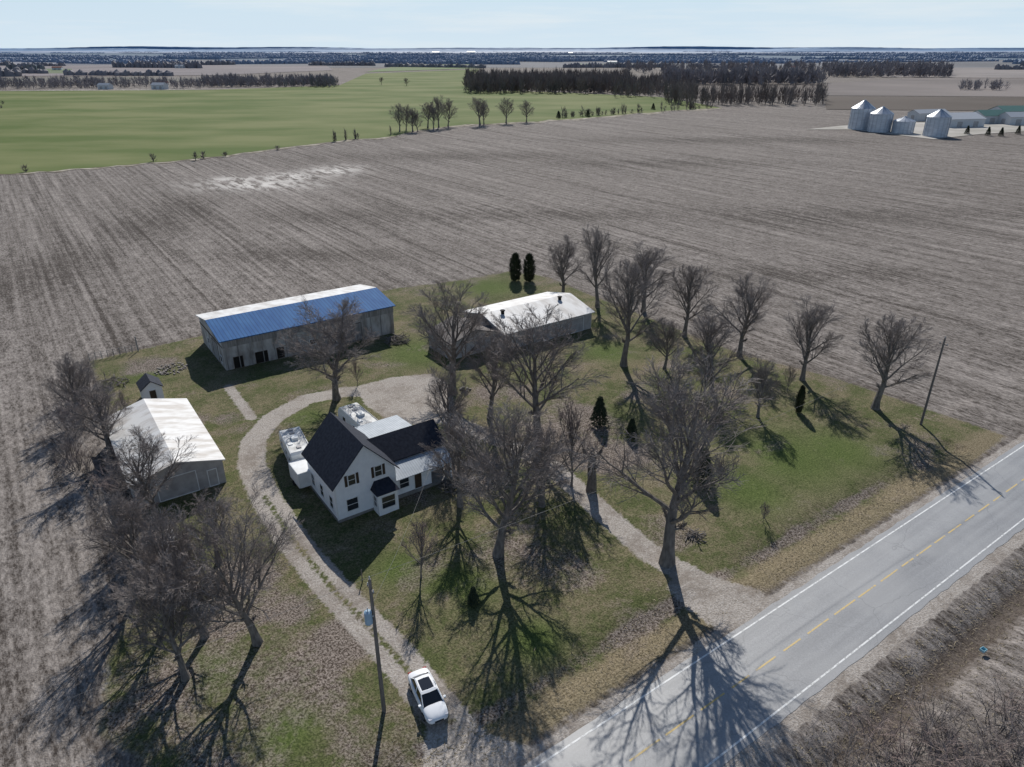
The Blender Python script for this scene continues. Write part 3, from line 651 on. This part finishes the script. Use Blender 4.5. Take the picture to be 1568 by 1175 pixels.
n=10; fs=[(i*n+k,(i+1)*n+k,(i+1)*n+(k+1)%n,i*n+(k+1)%n) for i in range(len(st)-1) for k in range(n)]+[tuple(range(n)),tuple(reversed(range((len(st)-1)*n,len(st)*n)))]
mb.add(vs,fs); o=mb.obj('body',[carp],CE,smooth=True); s_=o.modifiers.new('s','SUBSURF'); s_.levels=2; s_.render_levels=2
def loop(x0,x1,w0,w1,z): return [(x0,-w0,z),((x0+x1)/2,-(w0+w1)/2*1.03,z+.01),(x1,-w1,z),(x1+.04,0,z),(x1,w1,z),((x0+x1)/2,(w0+w1)/2*1.03,z+.01),(x0,w0,z),(x0-.04,0,z)]
lo=loop(-1.85,1.25,.74,.80,.93); hi=loop(-1.15,.42,.60,.64,1.40)
mb=MB(); mb.add(lo+hi,[(i,(i+1)%8,8+(i+1)%8,8+i) for i in range(8)]); mb.obj('glasshouse',[carg],CE)
rf=loop(-1.20,.46,.61,.65,1.40); rt=loop(-1.0,.25,.52,.55,1.46)
mb=MB(); mb.add(rf+rt,[(i,(i+1)%8,8+(i+1)%8,8+i) for i in range(8)]+[tuple(range(8,16)),tuple(reversed(range(8)))],0)
mb.add([(p[0]*.86-.02,p[1]*.86,1.473) for p in rt]+[(p[0]*.8-.02,p[1]*.8,1.478) for p in rt],[tuple(range(8,16))]+[(i,(i+1)%8,8+(i+1)%8,8+i) for i in range(8)],1)
for s_ in (-1,1):
    for a,b_ in (((-1.80,.72,.95),(-1.17,.60,1.41)),((1.22,.79,.95),(.44,.645,1.41)),((-.35,.80,.96),(-.38,.645,1.41))):
        mb.tube([Vector((a[0],s_*a[1],a[2])),Vector((b_[0],s_*b_[1],b_[2]))],[.045,.04],6,0)
    mb.box(.95,1.12,*sorted((s_*.9,s_*1.08)),.95,1.08,0)
mb.obj('roof_and_pillars',[carp,carg],CE)
mb=MB()
for a in (-1.45,1.5):
    for s_ in (-1,1):
        mb.tube([Vector((a,s_*.70,.34)),Vector((a,s_*.945,.34))],[.34,.34],20,0); mb.tube([Vector((a,s_*.945,.34)),Vector((a,s_*.95,.34))],[.34,.2],20,0)
        mb.tube([Vector((a,s_*.948,.34)),Vector((a,s_*.955,.34))],[.23,.02],12,1)
mb.obj('wheels',[tyre,chrome],CE)
mb=MB()
for s_ in (-1,1):
    mb.box(2.12,2.34,*sorted((s_*.50,s_*.76)),.60,.72,0); mb.box(-2.40,-2.28,*sorted((s_*.45,s_*.76)),.78,.92,1)
mb.box(2.36,2.47,-.35,.35,.40,.56,2); mb.box(-2.42,-2.36,-.25,.25,.5,.62,2)
mb.obj('lamps_and_grille',[lampm,redl,carg],CE,bevel=.02)

# ------------------------------------------------------------ utility poles + wires
pole_m=mat('pole_wood',(.20,.175,.155),(.12,.105,.095),scale=4,stretch=(3,3,.3)); trans=mat('transformer',(.30,.42,.52),(.25,.36,.46),rough=.4); ins=mat('insulator',(.5,.5,.5)); wirem=mat('wire',(.12,.12,.13),(.1,.1,.1),rough=.6)
def pole(u,v,h,tr=False):
    x,y=G(u,v); E=empty('utility_pole',(x,y,0),ANG)
    mb=MB(); mb.cyl(0,0,-.5,h,.17,.11,12,0); mb.box(-.05,.05,-.5,.5,h-.9,h-.8,0); mb.obj('pole',[pole_m],E)
    mb=MB()
    for k_ in (-.45,0,.45): mb.cyl(0,k_,h-.8 if k_ else h,h-.6 if k_ else h+.25,.05,.035,8,0)
    if tr:
        mb.cyl(-.42,-.1,h-3.6,h-2.6,.27,.27,14,1); mb.cyl(-.42,-.1,h-2.6,h-2.5,.27,.1,14,1); mb.cyl(-.42,-.1,h-2.5,h-2.2,.04,.04,6,0); mb.box(-.2,0,-.12,-.08,h-3.2,h-3.1,0)
    mb.obj('fittings',[ins,trans],E); return (x,y,h)
pA=pole(588,1088,12.6,True); pB=pole(1410,650,12.3)
def wire(a,b,sag,name='power_line',r0=.010):
    a=Vector(a);b=Vector(b); pts=[]
    for i in range(21):
        t=i/20; p=a.lerp(b,t); p.z-=sag*4*t*(1-t); pts.append(p)
    mb=MB(); mb.tube(pts,[r0]*21,4,0); return mb.obj(name,[wirem])
hc=Hs.location; hx,hy=ST(*[q0+q1 for q0,q1 in zip(toST(hc.x,hc.y),(13.5,2.6))])
wire((pA[0],pA[1],pA[2]-2.2),(hx,hy,3.6),.9)
wire((pA[0],pA[1],12.8),(pA[0]-60*E1[0]-8,pA[1]-60*E1[1],12.8),1.0)
wire((pA[0],pA[1],12.8),(pB[0],pB[1],12.5),1.2)
wire((pB[0],pB[1],12.5),(pB[0]+80*E1[0],pB[1]+80*E1[1],12.5),1.2)

# ------------------------------------------------------------ grain bins & far farm
galv=mat('galvanised_steel',(.56,.60,.66),(.42,.46,.52),rough=.4,metal=.3,scale=.25,stretch=(1,1,4)); galr=mat('bin_roof',(.46,.49,.54),(.37,.40,.44),rough=.4,metal=.3,scale=.5)
def gbin(u,v,wpx,vt):
    x,y=G(u,v); h=HT(u,v,vt); r_=WID(wpx,u,v)/2; E=empty('grain_bin',(x,y,0))
    eh=h*.72; mb=MB(); N_=int(eh/.9)
    for i in range(N_):
        z0=eh*i/N_; z1=eh*(i+1)/N_; mb.cyl(0,0,z0,z1-.1,r_,r_,32,0,False); mb.cyl(0,0,z1-.1,z1,r_+.06,r_+.06,32,1,True)
    for i in range(16):
        a=i*math.pi/8; c_,s_=math.cos(a),math.sin(a); mb.tube([Vector((c_*(r_+.1),s_*(r_+.1),0)),Vector((c_*(r_+.1),s_*(r_+.1),eh))],[.12,.12],4,1)
    mb.obj('shell',[galv,galr],E)
    mb=MB(); mb.cyl(0,0,eh,h-.6,r_+.25,.9,24,0); mb.cyl(0,0,h-.6,h,.9,.5,12,0)
    for i in range(12):
        a=i*math.pi/6+.1; c_,s_=math.cos(a),math.sin(a); mb.tube([Vector((c_*(r_+.2),s_*(r_+.2),eh+.08)),Vector((c_*.9,s_*.9,h-.5))],[.1,.1],4,0)
    mb.obj('cone_roof',[galr],E)
for a in [(1316,198,33,153),(1345,202,32,163),(1381,204,30,178),(1431,209,33,167)]: gbin(*a)
farm=mat('farm_white',(.6,.61,.62),(.5,.5,.5),rough=.6); fr1=mat('farm_roof_grey',(.42,.44,.46),(.36,.37,.39),rough=.5); fr2=mat('farm_roof_green',(.09,.19,.16),(.08,.16,.13),rough=.5); fr3=mat('farm_roof_red',(.25,.09,.07))
def farmb(u,v,L,W,e,r_,rm,name='farm_shed',rz=ANG-math.pi/2,wl=None):
    x,y=G(u,v); E=empty(name,(x,y,0),rz); gable(E,L,W,e,r_,'x',wl or farm,[rm,rm],.4)
    mb=MB(); opening(mb,'-y',L*.3,.1,min(4,L*.25),e*.7,0,0,1,False); opening(mb,'-y',L*.75,.1,min(4,L*.2),e*.7,0,0,1,False); opening(mb,'-x',W*.5,.1,W*.3,e*.7,0,0,1,False)
    mb.obj('doors',[trimw,grsid],E)
farmb(1452,196,26,20,5,8,fr1,rz=.2); farmb(1505,190,22,14,5,8,fr2,rz=.2); farmb(1545,192,20,12,5,7.5,fr1,rz=.1); farmb(1535,185,30,16,6,9,fr2,rz=.1); farmb(1405,186,26,10,5,7,fr1,rz=.3); farmb(1600,186,30,16,6,9,fr1,rz=.1)
patch('farm_yard',[(1232,199),(1290,193),(1440,186),(1700,190),(1700,204),(1568,202),(1500,206),(1430,214),(1300,199)],(.46,.43,.39),(.32,.30,.26),.2,.05)
for u,v in [(1480,206),(1512,208),(1532,209),(1558,206)]:
    x,y=G(u,v); place(C1,'spruce_tree',None,(x,y,0),sc=(1.6,1.6,1.5))
for u,v,s_,rm in [(150,137,16,fr1),(232,137,18,fr1),(240,133,14,fr3),(268,105,22,fr1),(40,106,26,fr1),(528,100,26,fr2),(662,83,70,fr1),(715,83,80,fr1),(930,99,30,fr1),(1210,108,24,fr3),(1375,92,40,fr1),(870,83,45,fr1),(1285,96,30,fr1),(560,96,26,fr1),(80,108,20,fr3),(420,97,30,fr1)]:
    farmb(u,v,s_,s_*.5,s_*.2+1.5,s_*.28+2.5,rm,'distant_farm_building',R.uniform(-.3,.3))

# ------------------------------------------------------------ small things
x,y=G(905,752); mb=MB(); r=random.Random(2)
mb.tube([Vector((0,0,-.2)),Vector((.05,0,1.5)),Vector((-.1,.05,3.2)),Vector((.05,0,4.6))],[.65,.52,.46,.36],10,0)
for a,l,z in [(.3,1.5,4.2),(2.6,1.8,3.9),(4.4,1.2,4.4),(5.4,1.0,3.0)]:
    p=Vector((0,0,z)); mb.tube([p,p+Vector((math.cos(a)*l*.6,math.sin(a)*l*.6,l*.5)),p+Vector((math.cos(a)*l*.8,math.sin(a)*l*.8,l))],[.3,.22,.1],7,0)
mb.obj('broken_tree_trunk',[mat('snag_bark',(.20,.165,.14),(.09,.075,.065),scale=3,bump=.6)],None,(x,y,0))
def pile(name,u,v,rad_,h,m1,n_=90,stick=True,seed=1):
    r=random.Random(seed); x,y=G(u,v); mb=MB()
    for i in range(n_):
        a=r.uniform(0,6.28); q_=rad_*math.sqrt(r.random()); z=h*(1-q_/rad_)*r.random(); p=Vector((q_*math.cos(a),q_*math.sin(a),z))
        if stick:
            d=Vector((r.gauss(0,1),r.gauss(0,1),r.gauss(0,.35))).normalized()*r.uniform(.4,1.3); mb.tube([p-d,p+d],[r.uniform(.03,.08),.02],4,0)
        else:
            s=r.uniform(.08,.22); vs=[]
            for k_ in range(8): vs.append((p.x+s*r.uniform(.5,1)*(1 if k_&1 else -1),p.y+s*r.uniform(.5,1)*(1 if k_&2 else -1),p.z+s*r.uniform(.4,.8)*(1 if k_&4 else -1)))
            mb.add(vs,[(0,1,3,2),(4,6,7,5),(0,4,5,1),(2,3,7,6),(0,2,6,4),(1,5,7,3)],0)
    mb.obj(name,[m1],None,(x,y,.05))
stone=mat('stone',(.26,.235,.21),(.17,.15,.135),scale=2)
pile('brush_pile',608,522,2.0,1.2,bark,110,True,3); pile('rubble_pile',262,566,2.4,.3,stone,90,False,4); pile('brush_pile',172,588,2.2,.8,bark,70,True,5)
pile('brush_pile',1062,822,.7,.7,bark,40,True,6); pile('stone_pile',712,598,.9,.5,stone,18,False,7); pile('firewood_pile',700,745,1.8,1.0,bark,80,True,8)
mb=MB(); pts=[G(138,553),G(175,546),G(212,538)]
for (x0,y0),(x1,y1) in zip(pts,pts[1:]):
    for t in np.linspace(0,1,5): 
        xx,yy=x0+(x1-x0)*t,y0+(y1-y0)*t; mb.cyl(xx,yy,-.2,1.3,.06,.05,6,0)
    for z in (.5,.85,1.2): mb.tube([Vector((x0,y0,z)),Vector((x1,y1,z))],[.03,.03],4,0)
xx,yy=G(212,538); mb.cyl(xx,yy,-.2,2.6,.1,.09,8,0)
mb.obj('wooden_fence',[wood_w])
for u,v in [(1170,792),(555,890),(1398,690)]:
    x,y=G(u,v); mb=MB(); mb.cyl(0,0,-.2,1.3,.05,.05,8,0); mb.cyl(0,0,1.3,1.36,.07,.02,8,0); mb.obj('marker_post',[pole_m],None,(x,y,0))
x,y=G(258,828); mb=MB(); vs=[]
for i in range(9):
    t=i/8; wd=.65*math.sin(math.pi*min(1,.12+t*.88))**.6 if i<8 else .02; xx=-2+4*t
    vs+=[(xx,-wd,0),(xx,-wd*.75,.32),(xx,0,.45),(xx,wd*.75,.32),(xx,wd,0)]
mb.add(vs,[(5*i+k,5*i+5+k,5*i+6+k,5*i+1+k) for i in range(8) for k in range(4)]+[(0,1,2,3,4)]); mb.obj('upturned_boat',[camw],None,(x,y,.1),1.9,True)
x,y=G(1505,997); mb=MB(); bl=mat('blue_plastic',(.32,.55,.62),(.25,.48,.56),rough=.5)
mb.box(-.22,.22,-.17,.17,0,.02,0)
for a in ((-.22,.22,-.19,-.16),(-.22,.22,.16,.19),(-.24,-.21,-.19,.19),(.21,.24,-.19,.19)): mb.box(*a,.01,.22,0)
mb.obj('recycling_box',[bl],None,(x,y,.02),.5)
mb=MB(); r=random.Random(12); tuft=mat('dry_grass_tufts',(.34,.28,.19),(.18,.15,.095),scale=.4,det=2)
for i in range(9000):
    s_=r.uniform(5,95)
    k_=r.random()
    t=r.gauss(29.8,1.3) if k_<.45 else r.gauss(15.2,1.6) if k_<.75 else r.uniform(5,14)
    if k_>=.45: s_=r.uniform(12,80)
    if 16.8<t<28: continue
    x,y=ST(s_,t); zz=-.45*math.exp(-((t-31)/1.6)**2)-.7*math.exp(-((t-14.3)/1.6)**2)
    for j in range(3):
        a=r.uniform(0,3.14); w2=.035; h=r.uniform(.03,.11); dx,dy=r.gauss(0,.15),r.gauss(0,.15)
        mb.add([(x-w2*math.cos(a),y-w2*math.sin(a),zz),(x+w2*math.cos(a),y+w2*math.sin(a),zz),(x+dx,y+dy,zz+h)],[(0,1,2)],0)
mb.obj('roadside_grass',[tuft])
print('faces',sum(len(m.polygons) for m in bpy.data.meshes))
